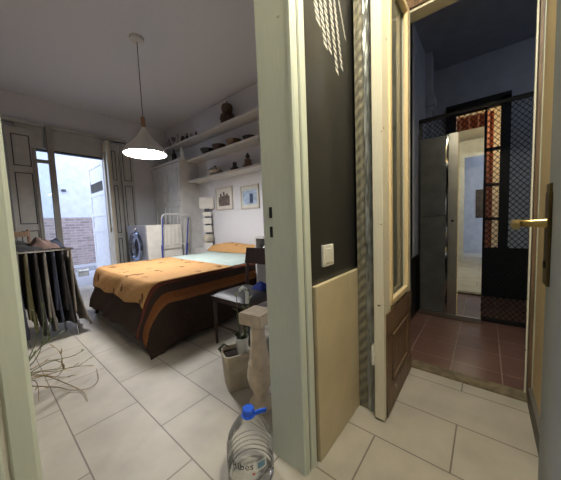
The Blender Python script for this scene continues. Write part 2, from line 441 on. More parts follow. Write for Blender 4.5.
# ================================================================== WINDOW / BALCONY
w = sempty('window_1', (1.14, 5.55, 0))
obj('roller_box', B((.5, 5.53, WZ), (1.78, 5.6, 2.70), .005), 'shutter', w)
obj('header_rail', B((.36, 5.50, 2.70), (2.02, 5.6, 2.755), .006), 'shutter', w)
obj('head_strip', B((WX0, 5.54, WZ - .03), (WX1, 5.62, WZ), .003), 'groove', w)
bm = NB(); box(bm, (WX0, 5.56, 0), (WX0 + .05, 5.70, WZ - .03)); box(bm, (WX1 - .03, 5.56, 0), (WX1 + .02, 5.70, WZ - .03))
obj('window_frame', bm, 'pine', w)
# left glazed leaf
lf = obj('left_leaf', box(box(box(box(NB(), (.835, 5.44, .02), (.915, 5.50, 2.72), .006), (.655, 5.45, .02), (.70, 5.49, 2.34), .004), (.70, 5.45, 2.12), (.835, 5.49, 2.175), .003), (.70, 5.45, .02), (.835, 5.49, .55), .003), 'postm', w)
obj('glass_pane', B((.70, 5.468, .55), (.835, 5.472, 2.34)), 'glass', lf)
# right glazed leaf, opened inwards: seen edge on
rl = obj('right_leaf', box(box(box(box(NB(), (1.605, 5.28, .02), (1.655, 5.37, 2.62), .006), (1.605, 5.46, .02), (1.655, 5.54, 2.62), .006), (1.61, 5.37, .02), (1.65, 5.46, 1.0), .003), (1.61, 5.37, 2.45), (1.65, 5.46, 2.62), .003), 'pine', w)
obj('glass_pane', B((1.628, 5.37, 1.0), (1.632, 5.46, 2.45)), 'glass', rl)
obj('latch', tube(NB(), [(1.607, 5.32, 1.05), (1.585, 5.32, 1.05), (1.58, 5.32, .97)], .008), 'brassdark', rl, True)

def shutter(x0, x1, y0, label, panels, nm='window_shutter'):
    s = thing(nm, label, 'shutter', ((x0 + x1) / 2, y0, 0), 'panelled shutters beside the balcony window')
    obj('leaf_board', B((x0, y0, .02), (x1, y0 + .035, 2.62), .004), 'shutter', s)
    for a, b, z0, z1 in panels:
        bm = NB(); t = .013
        for lo, hi in (((a, z0), (a + t, z1)), ((b - t, z0), (b, z1)), ((a, z0), (b, z0 + t)), ((a, z1 - t), (b, z1))):
            box(bm, (lo[0], y0 - .003, lo[1]), (hi[0], y0 + .004, hi[1]))
        obj('panel_groove', bm, 'groove', s)
        obj('raised_panel', B((a + .03, y0 - .006, z0 + .03), (b - .03, y0 + .002, z1 - .03), .004), 'shutter', s)
    return s
shutter(.385, .70, 5.49, 'grey shutter leaf left of the balcony window, above the clothes rack', [(.44, .64, 2.05, 2.52), (.44, .64, 1.16, 1.95), (.44, .64, .12, 1.06)])
shutter(1.70, 1.86, 5.47, 'narrow grey shutter leaf right beside the open cream window leaf', [(1.73, 1.80, 1.95, 2.50), (1.73, 1.80, .95, 1.86), (1.73, 1.80, .12, .85)])
shutter(1.87, 2.08, 5.43, 'wider grey shutter leaf behind the front of the washing machine', [(1.90, 2.04, 1.95, 2.50), (1.90, 2.04, .95, 1.86), (1.90, 2.04, .12, .85)])

# outside shutter with louvres
s = thing('louvred_shutter', 'pale louvred outdoor shutter standing open on the balcony', 'shutter', (1.66, 6.1, 0))
X = 1.655
bm = NB(); box(bm, (X, 5.76, .03), (X + .04, 5.84, 2.4), .003); box(bm, (X, 6.66, .03), (X + .04, 6.74, 2.4), .003)
for z0, z1 in ((.03, .16), (.98, 1.06), (1.30, 1.36), (1.72, 1.80), (2.30, 2.4)): box(bm, (X, 5.84, z0), (X + .04, 6.66, z1), .003)
obj('shutter_frame', bm, 'wpaint', s)
obj('lower_panel', B((X + .012, 5.84, .16), (X + .03, 6.66, 1.72), .002), 'wpaint', s)
obj('upper_panel', B((X + .012, 5.84, 2.0), (X + .03, 6.66, 2.30), .002), 'wpaint', s)
bm = NB()
for k in range(7):
    obox(bm, Vector((X + .02, 6.25, 1.825 + k * .026)), (.035, .82, .006), Matrix.Rotation(.6, 3, 'Y'))
obj('louvre_slats', bm, 'greyedge', s)

# exterior
struct('terrace_floor', B((-2, 5.72, -.12), (5.5, 8.4, -.005)), 'terrace')
struct('wall_exterior', B((-2, 8.3, -.1), (5.5, 8.4, 1.36)), 'brick')
bm = NB(); box(bm, (-2, 8.32, 1.36), (5.5, 8.42, 5.2))
struct('wall_exterior.001', bm, 'exterior')
struct('terrace_step', B((-.5, 7.75, -.005), (4, 8.3, .12), .01), 'terrace')
bm = NB(); lathe(bm, (1.50, 8.31, 2.02), [(.0, 0), (.05, .0), (.05, .05), (0, .06)], 12)
tag(obj('wall_hook', bm, 'groove', None, True), 'small dark fitting on the white wall outside the window', 'hook')
b = thing('cardboard_box', 'small open box on the terrace outside the balcony window', 'box', (1.47, 7.08, -.005))
bm = NB()
box(bm, (1.38, 7.0, -.005), (1.56, 7.16, .004)); box(bm, (1.38, 7.0, 0), (1.388, 7.16, .15)); box(bm, (1.552, 7.0, 0), (1.56, 7.16, .15)); box(bm, (1.38, 7.0, 0), (1.56, 7.008, .15)); box(bm, (1.38, 7.152, 0), (1.56, 7.16, .15))
obj('carton', bm, 'palepot', b)
bm = NB(); obox(bm, Vector((1.47, 6.97, .135)), (.18, .07, .004), Matrix.Rotation(.5, 3, 'X')); obox(bm, Vector((1.585, 7.08, .14)), (.06, .16, .004), Matrix.Rotation(.5, 3, 'Y'))
obj('flap', bm, 'palepot', b)
tag(base_origin(obj('storage_trunk', B((1.05, 7.3, -.005), (1.33, 7.55, .16), .01), 'exterior')), 'low white trunk on the terrace left of the small open box', 'trunk')

# ================================================================== PENDANT LAMP
PX, PY = 1.325, 3.075
t = thing('pendant_lamp', 'white bell pendant lamp hanging lit over the bed foot', 'lamp', (PX, PY, 1.885))
shade = [(.228, 1.885), (.228, 1.893), (.220, 1.925), (.192, 1.965), (.145, 2.01), (.098, 2.06), (.06, 2.11), (.036, 2.155), (.026, 2.19)]
inner = [(.022, 2.185), (.055, 2.10), (.09, 2.05), (.138, 2.0), (.186, 1.955), (.214, 1.915), (.224, 1.885)]
bm = NB(); lathe(bm, (PX, PY, 0), shade + inner + [shade[0]], 48, None, False)
obj('lamp_shade', bm, 'shade', t, True)
obj('diffuser', lathe(NB(), (PX, PY, 0), [(.217, 1.898), (.217, 1.904)], 48), 'lamp_on', t, True, 'glowing white lamp diffuser')
obj('wooden_neck', lathe(NB(), (PX, PY, 0), [(.022, 2.19), (.022, 2.30), (.012, 2.31)], 20), 'woodneck', t, True, 'turned wooden neck')
obj('cord', tube(NB(), [(PX, PY, 2.30), (PX, PY, ZC - .02)], .004), 'cord', t)
obj('ceiling_rose', lathe(NB(), (PX, PY, 0), [(.02, ZC - .045), (.07, ZC - .03), (.075, ZC)], 28), 'shade', t, True)

# ================================================================== BED
bx0, bx1, by0, by1, bz = .925, 2.86, 2.18, 3.70, .568
t = thing('bed', 'double bed with head against the shelf wall', 'bed', ((bx0 + bx1) / 2, (by0 + by1) / 2, 0))
obj('bed_base', B((bx0 + .05, by0 + .05, .16), (bx1 - .02, by1 - .05, .34), .01), 'darkwood', t)
obj('mattress', B((bx0 + .02, by0 + .02, .34), (bx1, by1 - .02, bz - .006), .04, 4), 'mattress', t, True)
for x in (bx0 + .25, bx1 - .25):
    for y in (by0 + .25, by1 - .25): obj('leg', B((x - .03, y - .03, 0), (x + .03, y + .03, .163)), 'darkwood', t)
W_, L_ = by1 - by0, bx1 - bx0
RC = .10
def drape(a, b, lift=0., rip=.012):
    """cloth laid over the bed: (a, b) from the near foot corner, falling beyond the rounded top outline"""
    ca = max(a, RC); cb = min(max(b, RC), W_ - RC)
    va, vb = a - ca, b - cb
    dist = math.hypot(va, vb); d = dist - RC
    z = bz + lift
    if d <= 0:
        return (bx0 + a, by0 + b, z + .004 * math.sin(a * 9 + 2) * math.sin(b * 7))
    ux, uy = va / dist, vb / dist
    r = .05
    down = (d - r * (1 - math.exp(-d / r))) * .985
    corner = abs(ux * uy) * 2
    if uy > .99: fl = .03
    elif uy > 0: fl = .20 - .17 * uy
    elif uy < -.99: fl = .20 - .17 * min(1, max(0, (a - .5) / .5))
    else: fl = .20
    out = r * (1 - math.exp(-d / r)) + fl * max(0, d - .05)
    zmin = .012 + lift * .5
    z -= down
    if z < zmin:
        out += (zmin - z) * .22; z = zmin
    s = a * 11 + b * 9
    amp = rip * min(1, d / .3) * (.3 if uy > .9 or (uy < -.99 and a > .9) else 1)
    out += lift + amp * math.sin(s) + .6 * amp * math.sin(2.3 * s + 1)
    return (bx0 + ca + ux * (RC + out), by0 + cb + uy * (RC + out), z)
D = .565; DF = .49
def fa(u): return -DF + u * (L_ + DF)
def fb(v): return -D + v * (W_ + 2 * D)
bm = grid(NB(), lambda u, v: drape(fa(u), fb(v)), 90, 100, lambda u, v: (fa(u), .9 if (fa(u) < -.06 and 0 < fb(v) < W_) else (fb(v) + 1 if fb(v) < W_ / 2 else W_ - fb(v) + 1)))
o = obj('bedspread', bm, 'spread', None, True); tag(o, 'dark brown bedspread with an orange stripe hanging down the bed sides', 'bedspread')
md = o.modifiers.new('solid', 'SOLIDIFY'); md.thickness = .008; md.offset = -1
def ta(u): return -.25 + u * (.84 + .25)
def tb(v, u=0): return -.02 + v * (W_ + .10)
bm = grid(NB(), lambda u, v: drape(ta(u) + (.0 if u < .5 else (u - .5) * .12 * v) + (.012 * math.sin(v * 19) * max(0, .12 - u) / .12), tb(v), .012), 70, 80, lambda u, v: (ta(u), tb(v)))
o = obj('throw_blanket', bm, 'throw', None, True); tag(o, 'orange printed throw spread over the foot half of the bed', 'blanket')
md = o.modifiers.new('solid', 'SOLIDIFY'); md.thickness = .006; md.offset = -1
bm = grid(NB(), lambda u, v: drape(.80 + u * (L_ - .80), .01 + v * (W_ - .02), .008), 24, 40)
o = obj('bed_sheet', bm, 'mint', None, True); tag(o, 'pale mint sheet spread flat between the orange throw and the pillow', 'sheet')
md = o.modifiers.new('solid', 'SOLIDIFY'); md.thickness = .005; md.offset = -1
def pillow_pt(u, v):
    px = 2.56 + .30 * u; py = by0 + .10 + v * 1.55
    e = (1 - abs(2 * u - 1) ** 2.6) * (1 - abs(2 * v - 1) ** 9)
    return (px, py, bz + .016 + .135 * max(0, e) ** .6 + .012 * math.sin(v * 12) * e)
bm = grid(NB(), pillow_pt, 20, 50, lambda u, v: (u * .5 + 3, v * 1.5))
box(bm, (2.57, by0 + .12, bz + .014), (2.85, by0 + 1.63, bz + .02))
tag(base_origin(obj('pillow', bm, 'throw', None, True)), 'long pillow under an orange printed cover at the bed head', 'pillow')

# ledge behind the pillow and the lamp column on it
tag(base_origin(obj('bedside_ledge', B((2.66, 3.88, 0), (2.885, 4.34, .60), .006), 'wpaint')), 'low white ledge between bed and cabinet under the block lamp', 'ledge')
t = thing('block_lamp', 'white lamp of stacked blocks with a box shade left of the pictures', 'lamp', (2.80, 4.08, .60))
lx, ly = 2.80, 4.08
rz = Matrix.Rotation(-.69, 3, 'Z')
def rb(z0, z1, w, d=None): 
    bm = NB(); obox(bm, Vector((lx, ly, (z0 + z1) / 2)), (w, d or w, z1 - z0), rz, .006); return bm
obj('lamp_shade', rb(1.34, 1.55, .26, .12), 'shade', t)
for z0, z1 in ((1.20, 1.28), (1.06, 1.17), (.90, 1.03)): obj('block', rb(z0, z1, .15, .12), 'shade', t)
for z0, z1 in ((1.28, 1.34), (1.17, 1.20), (1.03, 1.06), (.87, .90)):
    obj('spacer', obox(NB(), Vector((lx, ly, (z0 + z1) / 2)), (.08, .10, z1 - z0), rz), 'groove', t, False, 'dark spacer between the blocks')
bm = lathe(NB(), (lx, ly, 0), [(.07, .71), (.10, .73), (.105, .78), (.09, .84), (.05, .87)], 20)
obj('collar', bm, 'palepot', t, True)
obj('base', rb(.60, .71, .14, .12), 'shade', t)

# ================================================================== SHELVES + THINGS
def shelf(z, y0, y1, label):
    o = obj('wall_shelf', B((2.64, y0, z - .035), (2.90, y1, z), .003), 'wpaint')
    tag(base_origin(o), label, 'shelf', 'long white wall shelves'); return o
S1, S2, S3 = 2.66, 2.285, 1.89
shelf(S1, 1.2, 5.55, 'topmost long white wall shelf, the one carrying the brown gourd')
shelf(S2, 1.2, 4.42, 'middle long white wall shelf, carrying a row of low bowls')
shelf(S3, 1.2, 4.42, 'lowest long white wall shelf, just above the two pictures')
def lat(name, label, cat, x, y, z, prof, m, group=None, n=20):
    return tag(base_origin(obj(name, lathe(NB(), (x, y, z), prof, n), m, None, True)), label, cat, group)
lat('double_gourd', 'brown double-bodied gourd on the top shelf', 'gourd', 2.76, 3.30, S1, [(.06, 0), (.11, .03), (.125, .09), (.11, .15), (.075, .185), (.085, .215), (.095, .26), (.08, .31), (.03, .335), (.012, .35), (.006, .375), (0, .378)], 'gourd')
bot = [(.03, 0), (.036, .01), (.036, .10), (.014, .135), (.014, .17), (0, .172)]
gob = [(.03, 0), (.006, .01), (.006, .08), (.035, .11), (.038, .16), (0, .162)]
jar = [(.04, 0), (.048, .02), (.048, .11), (.03, .13), (.033, .15), (0, .152)]
can = [(.035, 0), (.035, .06), (.01, .07), (.01, .20), (0, .205)]
toplist = [(5.20, bot, 1.25, 'greyglass', 'tall_bottle', 'grey bottle at the far window end of the top shelf'), (5.02, gob, 1.2, 'greyglass', 'goblet', 'grey stemmed goblet beside the bottle on the top shelf'),
           (4.84, can, 1.15, 'palepot', 'candlestick', 'pale candlestick among the bottles on the top shelf'), (4.66, jar, .9, 'dark', 'jar', 'dark squat jar on the top shelf between candlestick and bottle'),
           (4.50, bot, .9, 'dark', 'small_bottle', 'small dark bottle on the top shelf near its jar'), (4.34, jar, .75, 'greyglass', 'lidded_jar', 'small grey jar on the top shelf above the cabinet side'), (4.19, bot, .72, 'dark', 'flask', 'little dark flask nearest the gourd on the top shelf')]
for y, p, k, m, nm, lb in toplist: lat(nm, lb, nm.replace('_', ' '), 2.74, y, S1, [(r * k, h * k) for r, h in p], m)
# on top of the cabinet
lat('black_bottle', 'black bottle standing on top of the white cabinet', 'bottle', 2.60, 4.78, 2.29, [(.04, 0), (.045, .02), (.045, .15), (.018, .19), (.018, .25), (0, .252)], 'dark')
lat('white_figurine', 'slim white figurine on top of the white cabinet', 'figurine', 2.62, 4.52, 2.29, [(.04, 0), (.045, .02), (.03, .10), (.036, .15), (.02, .18), (.026, .21), (.02, .24), (0, .25)], 'ceramic')
bowl = lambda r, h: [(r * .4, 0), (r * .75, h * .3), (r, h), (r * .94, h), (r * .68, h * .4), (0, h * .25)]
lat('black_bowl', 'wide black bowl at the cabinet end of the middle shelf', 'bowl', 2.75, 3.88, S2, bowl(.13, .10), 'dark')
lat('dark_brown_bowl', 'dark brown bowl beside the black bowl on the middle shelf', 'bowl', 2.75, 3.55, S2, bowl(.12, .10), 'gourd')
lat('clay_bowl', 'lighter clay bowl, third along the middle shelf', 'bowl', 2.75, 3.16, S2, bowl(.13, .09), 'clay')
lat('grey_dish', 'shallow dark dish at the doorway end of the middle shelf', 'dish', 2.75, 2.80, S2, bowl(.11, .06), 'dark')
t = thing('round_teapot', 'pale round pot with a small spout on the lowest shelf', 'pot', (2.75, 3.69, S3))
obj('pot_body', lathe(NB(), (2.75, 3.69, S3), [(.06, 0), (.12, .04), (.13, .08), (.09, .13), (.03, .15), (0, .152)], 22), 'palepot', t, True)
obj('lid_knob', lathe(NB(), (2.75, 3.69, S3 + .15), [(.015, 0), (.02, .02), (0, .035)], 12), 'clay', t, True)
obj('spout', tube(NB(), [(2.72, 3.58, S3 + .06), (2.71, 3.53, S3 + .09), (2.705, 3.50, S3 + .13)], [.025, .018, .012]), 'palepot', t, True)
lat('bell_ornament', 'small dark bell-shaped ornament in the middle of the lowest shelf', 'ornament', 2.75, 3.17, S3, [(.075, 0), (.08, .03), (.055, .06), (.03, .085), (.035, .11), (.03, .14), (0, .15)], 'dark')
t = thing('seated_statuette', 'brown seated statuette at the doorway end of the lowest shelf', 'statuette', (2.75, 2.86, S3))
obj('body', lathe(NB(), (2.75, 2.86, S3), [(.085, 0), (.09, .03), (.06, .055), (.052, .10), (.058, .125), (.02, .145)], 20), 'clay', t, True)
obj('head', lathe(NB(), (2.75, 2.86, S3 + .14), [(.015, 0), (.034, .025), (.034, .05), (.015, .075), (.012, .09), (0, .095)], 16), 'dark', t, True)

# pictures
def picture(y0, y1, z0, z1, label, kind):
    t = thing('framed_picture', label, 'picture', (2.89, (y0 + y1) / 2, z0), 'framed pictures under the shelves')
    f = .018; X0, X1 = 2.875, 2.899
    bm = NB()
    for a, b, c, d in ((y0, y0 + f, z0, z1), (y1 - f, y1, z0, z1), (y0, y1, z0, z0 + f), (y0, y1, z1 - f, z1)): box(bm, (X0, a, c), (X1, b, d), .002)
    obj('frame', bm, 'picf', t)
    obj('mount', B((X0 + .012, y0 + f, z0 + f), (X1, y1 - f, z1 - f)), 'picm', t)
    a, b, c, d = y0 + .08, y1 - .08, z0 + .07, z1 - .08
    if kind == 1:
        bm = NB(); box(bm, (X0 + .009, a, c), (X0 + .012, b, c + .14))
        hs = [.05, .12, .08, .18, .07, .14, .04]
        for k, h in enumerate(hs):
            ww = (b - a) / len(hs); box(bm, (X0 + .009, a + k * ww, c + .14), (X0 + .012, a + (k + 1) * ww, c + .14 + h * .6))
        obj('print', bm, 'pic1', t, False, 'dark print of a building')
    else:
        obj('print', B((X0 + .009, a - .03, c), (X0 + .012, b + .03, d)), 'pic2', t, False, 'pale blue print')
        obj('printed_figure', B((X0 + .007, a + .05, c + .02), (X0 + .010, a + .13, d - .06), .001), 'pic2d', t)
        obj('glass_pane', B((X0 + .004, y0 + f, z0 + f), (X0 + .006, y1 - f, z1 - f)), 'glassclear', t)
picture(3.43, 3.90, 1.30, 1.70, 'framed sepia print of a building, next to the block lamp', 1)
picture(2.79, 3.21, 1.28, 1.66, 'framed blue and white print nearest the doorway post', 2)

# ================================================================== CABINET
t = thing('tall_cabinet', 'tall white two-door cabinet in the far corner by the shelves', 'cabinet', (2.70, 4.99, 0))
cx0, cy0, cy1, cz = 2.50, 4.44, 5.55, 2.29
obj('carcass', B((cx0 + .02, cy0, 0), (2.895, cy1, cz - .03), .003), 'wpaint', t)
obj('cornice', B((cx0 - .02, cy0 - .01, cz - .04), (2.895, cy1 + .01, cz), .008), 'wpaint', t)
for k in range(2):
    y0 = cy0 + .01 + k * .55; y1 = y0 + .54
    d = obj('door', B((cx0, y0, .06), (cx0 + .02, y1, cz - .05), .003), 'wpaint', t)
    for z0, z1 in ((.16, .72), (.80, 1.42), (1.52, 2.14)):
        bm = NB(); a, b = y0 + .07, y1 - .07; tt = .022
        for p in (((a, z0), (a + tt, z1)), ((b - tt, z0), (b, z1)), ((a, z0), (b, z0 + tt)), ((a, z1 - tt), (b, z1))):
            box(bm, (cx0 - .016, p[0][0], p[0][1]), (cx0 + .001, p[1][0], p[1][1]), .003)
        obj('panel_moulding', bm, 'wpaint', d)
    kb = obj('knob', lathe(NB(), tuple(wloc(d)), [(.006, 0), (.006, .012), (.013, .02), (.009, .03), (0, .031)], 12), 'chrome', d, True)
    kb.data.transform(Matrix.Translation(Vector((cx0, (y1 - .03) if k == 0 else (y0 + .03), 1.1)) - wloc(d)) @ Matrix.Rotation(-PI / 2, 4, 'Y'))

# ================================================================== WASHING MACHINE
wx0, wx1, wy0, wy1, wz0, wz1 = 1.80, 2.44, 4.41, 5.20, .22, 1.075
tag(base_origin(obj('washer_plinth', B((wx0 + .02, wy0 + .02, 0), (wx1, wy1 - .02, wz0), .01), 'concrete')), 'low plinth under the washing machine behind the bed', 'plinth')
t = thing('washing_machine', 'front-loading washing machine with a grey front behind the bed', 'washing machine', ((wx0 + wx1) / 2, (wy0 + wy1) / 2, wz0))
obj('cabinet_body', B((wx0 + .02, wy0, wz0), (wx1, wy1, wz1), .012), 'washer', t)
obj('front_panel', B((wx0, wy0 + .004, wz0 + .01), (wx0 + .022, wy1 - .004, wz1 - .13), .006), 'washgrey', t, False, 'grey front panel')
cp = obj('control_panel', B((wx0 - .006, wy0 + .004, wz1 - .128), (wx0 + .022, wy1 - .004, wz1 - .004), .006), 'washgrey', t)
def xdisc(bm, y, z, prof, n=36):
    b2 = lathe(bm, (0, 0, 0), prof, n); bmesh.ops.transform(b2, matrix=Matrix.Translation((wx0, y, z)) @ Matrix.Rotation(-PI / 2, 4, 'Y'), verts=b2.verts); return b2
obj('dial', xdisc(NB(), 4.78, wz1 - .066, [(.035, .004), (.035, .02), (.028, .03), (0, .031)], 24), 'chrome', cp, True)
d = obj('porthole_door', xdisc(NB(), 4.80, .70, [(.26, 0), (.27, .02), (.25, .045), (.20, .05), (.19, .03)], 40), 'drum', t, True, 'chrome ring door')
obj('porthole_glass', xdisc(NB(), 4.80, .70, [(.195, .02), (.17, .045), (.11, .07), (0, .08)], 36), 'darkglass', d, True)

# drying rack folded between washer and bed
t = thing('folding_drying_rack', 'white folding drying rack with blue legs before the washing machine', 'drying rack', (2.25, 4.325, 0))
y = 4.325
obj('top_frame', tube(NB(), [(2.02, y, .70), (2.05, y, 1.20), (2.07, y, 1.24), (2.11, y, 1.255), (2.50, y, 1.255), (2.54, y, 1.245), (2.555, y, 1.21), (2.50, y, .70)], .012, 10), 'wpaint', t, True)
obj('leg', tube(NB(), [(2.02, y, .0), (2.02, y, .72)], .015, 8), 'blueplastic', t, True, 'blue leg')
obj('leg', tube(NB(), [(2.0, y - .025, .40), (2.05, y - .025, 1.19)], .011, 8), 'blueplastic', t, True, 'blue leg')
obj('leg', tube(NB(), [(2.40, y, 0.), (2.50, y, .72)], .015, 8), 'blueplastic', t, True, 'blue leg')
obj('leg', tube(NB(), [(2.43, y - .025, .40), (2.535, y - .025, 1.19)], .011, 8), 'blueplastic', t, True, 'blue leg')
bm = NB()
for k in range(1, 7): tube(bm, [(2.04 + .072 * k - .01, y, .70), (2.05 + .072 * k, y, 1.25)], .0035, 6)
obj('drying_wires', bm, 'wpaint', t)
obj('crossbar', tube(NB(), [(2.02, y, .71), (2.50, y, .71)], .009, 8), 'wpaint', t, True)

# ================================================================== NIGHTSTAND
t = thing('bedside_cube', 'open white bedside cube standing between bed and doorway post', 'nightstand', (2.265, 1.87, 0))
nx0, nx1, ny0, ny1, nz = 2.05, 2.48, 1.66, 2.085, .885
bm = NB(); T = .022
box(bm, (nx0, ny0, nz - T), (nx1, ny1, nz)); box(bm, (nx0, ny0, 0), (nx1, ny0 + T, nz - T)); box(bm, (nx0, ny1 - T, 0), (nx1, ny1, nz - T)); box(bm, (nx0, ny0 + T, .0), (nx1, ny1 - T, T))
obj('cube_case', bm, 'wpaint', t)
obj('back_panel', B((nx1 - .01, ny0 + T, T), (nx1, ny1 - T, nz - T)), 'greyedge', t)
obj('shelf_board', B((nx0 + .01, ny0 + T, .64), (nx1 - .01, ny1 - T, .64 + T)), 'wpaint', t)
lat('white_globe', 'round white globe inside the bedside cube', 'globe', 2.16, 1.96, .64 + T, [(.04, 0), (.07, .02), (.085, .06), (.07, .11), (.03, .13), (0, .135)], 'ceramic')

# ================================================================== CHAIR
t = thing('dining_chair', 'dark wooden chair with black seat between bed and stone baluster', 'chair', (1.465, 1.63, 0))
qx0, qx1, qy0, qy1, sz = 1.255, 1.675, 1.425, 1.845, .44
obj('seat_rail', B((qx0, qy0, sz - .055), (qx1, qy1, sz - .01), .006), 'darkwood', t)
bm = grid(NB(), lambda u, v: (qx0 - .005 + u * (qx1 - qx0 + .0), qy0 - .005 + v * (qy1 - qy0 + .01), sz - .01 + .035 * (1 - abs(2 * u - 1) ** 6) * (1 - abs(2 * v - 1) ** 6)), 16, 16)
box(bm, (qx0 - .004, qy0 - .004, sz - .015), (qx1 - .004, qy1 + .004, sz - .008))
obj('seat', bm, 'vinyl', t, True, 'black upholstered seat')
obj('leg', tube(NB(), [(qx0 + .02, qy0 + .02, 0), (qx0 + .022, qy0 + .022, sz - .02)], [.012, .017], 8), 'darkwood', t, True)
obj('leg', tube(NB(), [(qx0 + .02, qy1 - .02, 0), (qx0 + .022, qy1 - .022, sz - .02)], [.012, .017], 8), 'darkwood', t, True)
for yy in (qy0 + .02, qy1 - .02):
    obj('back_leg', tube(NB(), [(qx1 + .03, yy, 0), (qx1 - .01, yy, sz - .03), (qx1 + .0, yy, .60), (qx1 + .035, yy, .80)], [.013, .017, .016, .013], 8), 'darkwood', t, True)
bm = NB()
def backpt(u, v):
    return (qx1 + .008 + .03 * v - .018 + .012 * 4 * u * (1 - u), qy0 - .0 + u * (qy1 - qy0), .655 + .15 * v)
grid(bm, backpt, 14, 4)
bmesh.ops.solidify(bm, geom=bm.faces[:], thickness=.02)
obj('backrest', bm, 'darkwood', t, True)
bm = NB(); tube(bm, [(qx0 + .02, qy0 + .03, .17), (qx0 + .02, qy1 - .03, .17)], .008, 8)
obj('stretcher', bm, 'darkwood', t, True)
def heap(lo, hi, seed, h, nu=14, nv=14, amp=.4):
    rnd = random.Random(seed); ph = [rnd.uniform(0, 6) for _ in range(6)]
    def f(u, v):
        e = max(0, (1 - abs(2 * u - 1) ** 4) * (1 - abs(2 * v - 1) ** 4))
        wob = 1 + amp * (math.sin(6 * u + ph[0]) * math.sin(7 * v + ph[1]) + .5 * math.sin(13 * u + 9 * v + ph[2]))
        return (lo[0] + (hi[0] - lo[0]) * u, lo[1] + (hi[1] - lo[1]) * v, lo[2] + h * e * wob * .7)
    bm = grid(NB(), f, nu, nv)
    bmesh.ops.solidify(bm, geom=bm.faces[:], thickness=.008)
    return bm
tag(base_origin(obj('folded_cloth', heap((1.50, 1.47, sz + .028), (1.63, 1.60, sz + .028), 4, .055), 'bluecloth', None, True)), 'crumpled blue cloth lying on the seat of the dark chair', 'cloth')

# ================================================================== BALUSTER, POTS
t = thing('stone_baluster', 'weathered stone baluster with a square cap beside the doorway post', 'baluster', (.962, .985, 0))
c = (.962, .985, 0)
obj('shaft', lathe(NB(), c, [(.068, 0), (.068, .022), (.060, .034), (.046, .05), (.040, .075), (.045, .10), (.064, .135), (.073, .175), (.070, .215), (.061, .245), (.064, .252), (.063, .26), (.058, .266), (.052, .31), (.044, .38), (.038, .45), (.036, .475), (.042, .485), (.042, .495)], 32), 'stone', t, True)
obj('cap', obox(NB(), Vector((.962, .985, .525)), (.15, .15, .065), Matrix.Rotation(.12, 3, 'Z'), .006), 'stone', t)
pc = Vector((1.005, 1.245, 0)); rot = -.45
t = thing('rectangular_planter', 'square grey concrete planter of dark soil behind the baluster', 'planter', tuple(pc))
prof = [(.066, .0), (.07, .006), (.083, .205), (.089, .212), (.089, .235), (.078, .235), (.074, .19)]
bm = lathe(NB(), (0, 0, 0), prof, 32, 8); bmesh.ops.transform(bm, matrix=Matrix.Translation(pc) @ Matrix.Rotation(rot, 4, 'Z'), verts=bm.verts)
obj('pot_body', bm, 'concrete', t, True)
bm = lathe(NB(), (0, 0, 0), [(.076, .195), (.076, .205), (.04, .21), (0, .212)], 32, 8); bmesh.ops.transform(bm, matrix=Matrix.Translation(pc) @ Matrix.Rotation(rot, 4, 'Z'), verts=bm.verts)
obj('soil', bm, 'soil', t, True)
bm = NB(); tube(bm, [pc + Vector((-.055, .06, .205)), pc + Vector((-.075, .07, .25)), pc + Vector((-.05, .05, .275)), pc + Vector((-.02, .04, .25))], [.006, .009, .008, .003], 8)
obj('shoot', bm, 'darkleaf', t, True)

def leaf(bm, p0, d, L, w, droop, n=6):
    d = Vector(d).normalized(); side = d.cross(Vector((0, 0, 1)))
    side = side.normalized() if side.length > .05 else Vector((1, 0, 0))
    prev = None
    for k in range(n + 1):
        s = k / n; p = Vector(p0) + d * L * s + Vector((0, 0, -droop * L * s * s)); ww = w * math.sin(PI * min(.98, .08 + .92 * s)) + .0008
        a, b_, m_ = bm.verts.new(p + side * ww), bm.verts.new(p - side * ww), bm.verts.new(p - Vector((0, 0, ww * .35)))
        if prev: bm.faces.new((prev[0], prev[2], m_, a)); bm.faces.new((prev[2], prev[1], b_, m_))
        prev = (a, b_, m_)
    return bm

p2 = Vector((1.022, 1.195, .205))
t = thing('potted_plant', 'small white pot with a thin leafy plant set in the square planter', 'plant', tuple(p2))
obj('pot', lathe(NB(), p2, [(.026, 0), (.029, .004), (.040, .105), (.043, .108), (.043, .122), (.038, .122), (.036, .10)], 28), 'ceramic', t, True)
obj('soil', lathe(NB(), p2, [(.037, .098), (.036, .108), (0, .112)], 24), 'soil', t, True)
rnd = random.Random(3)
bm = NB()
for k in range(12):
    a = rnd.uniform(0, 2 * PI); leaf(bm, p2 + Vector((.015 * math.cos(a), .015 * math.sin(a), .105)), (math.cos(a), math.sin(a), rnd.uniform(1, 2.4)), rnd.uniform(.05, .09), .008, rnd.uniform(.1, .5))
obj('leaves', bm, 'darkleaf', t, True)
bm = NB(); lbm = NB()
for k in range(4):
    a = rnd.uniform(0, 2 * PI); q = p2 + Vector((.015 * math.cos(a), .015 * math.sin(a), .10)); top = q + Vector((.05 * math.cos(a), .05 * math.sin(a), rnd.uniform(.2, .33)))
    mid = (q + top) / 2 + Vector((rnd.uniform(-.02, .02), rnd.uniform(-.02, .02), 0)); tube(bm, [q, mid, top], [.004, .003, .002], 6)
    for j in range(5):
        s = .35 + .15 * j; b2 = a + j * 2.4; leaf(lbm, q.lerp(top, s), (math.cos(b2), math.sin(b2), .9), .05, .007, .3)
obj('stem', bm, 'leaf', t, True); obj('stem_leaves', lbm, 'leaf', t, True)
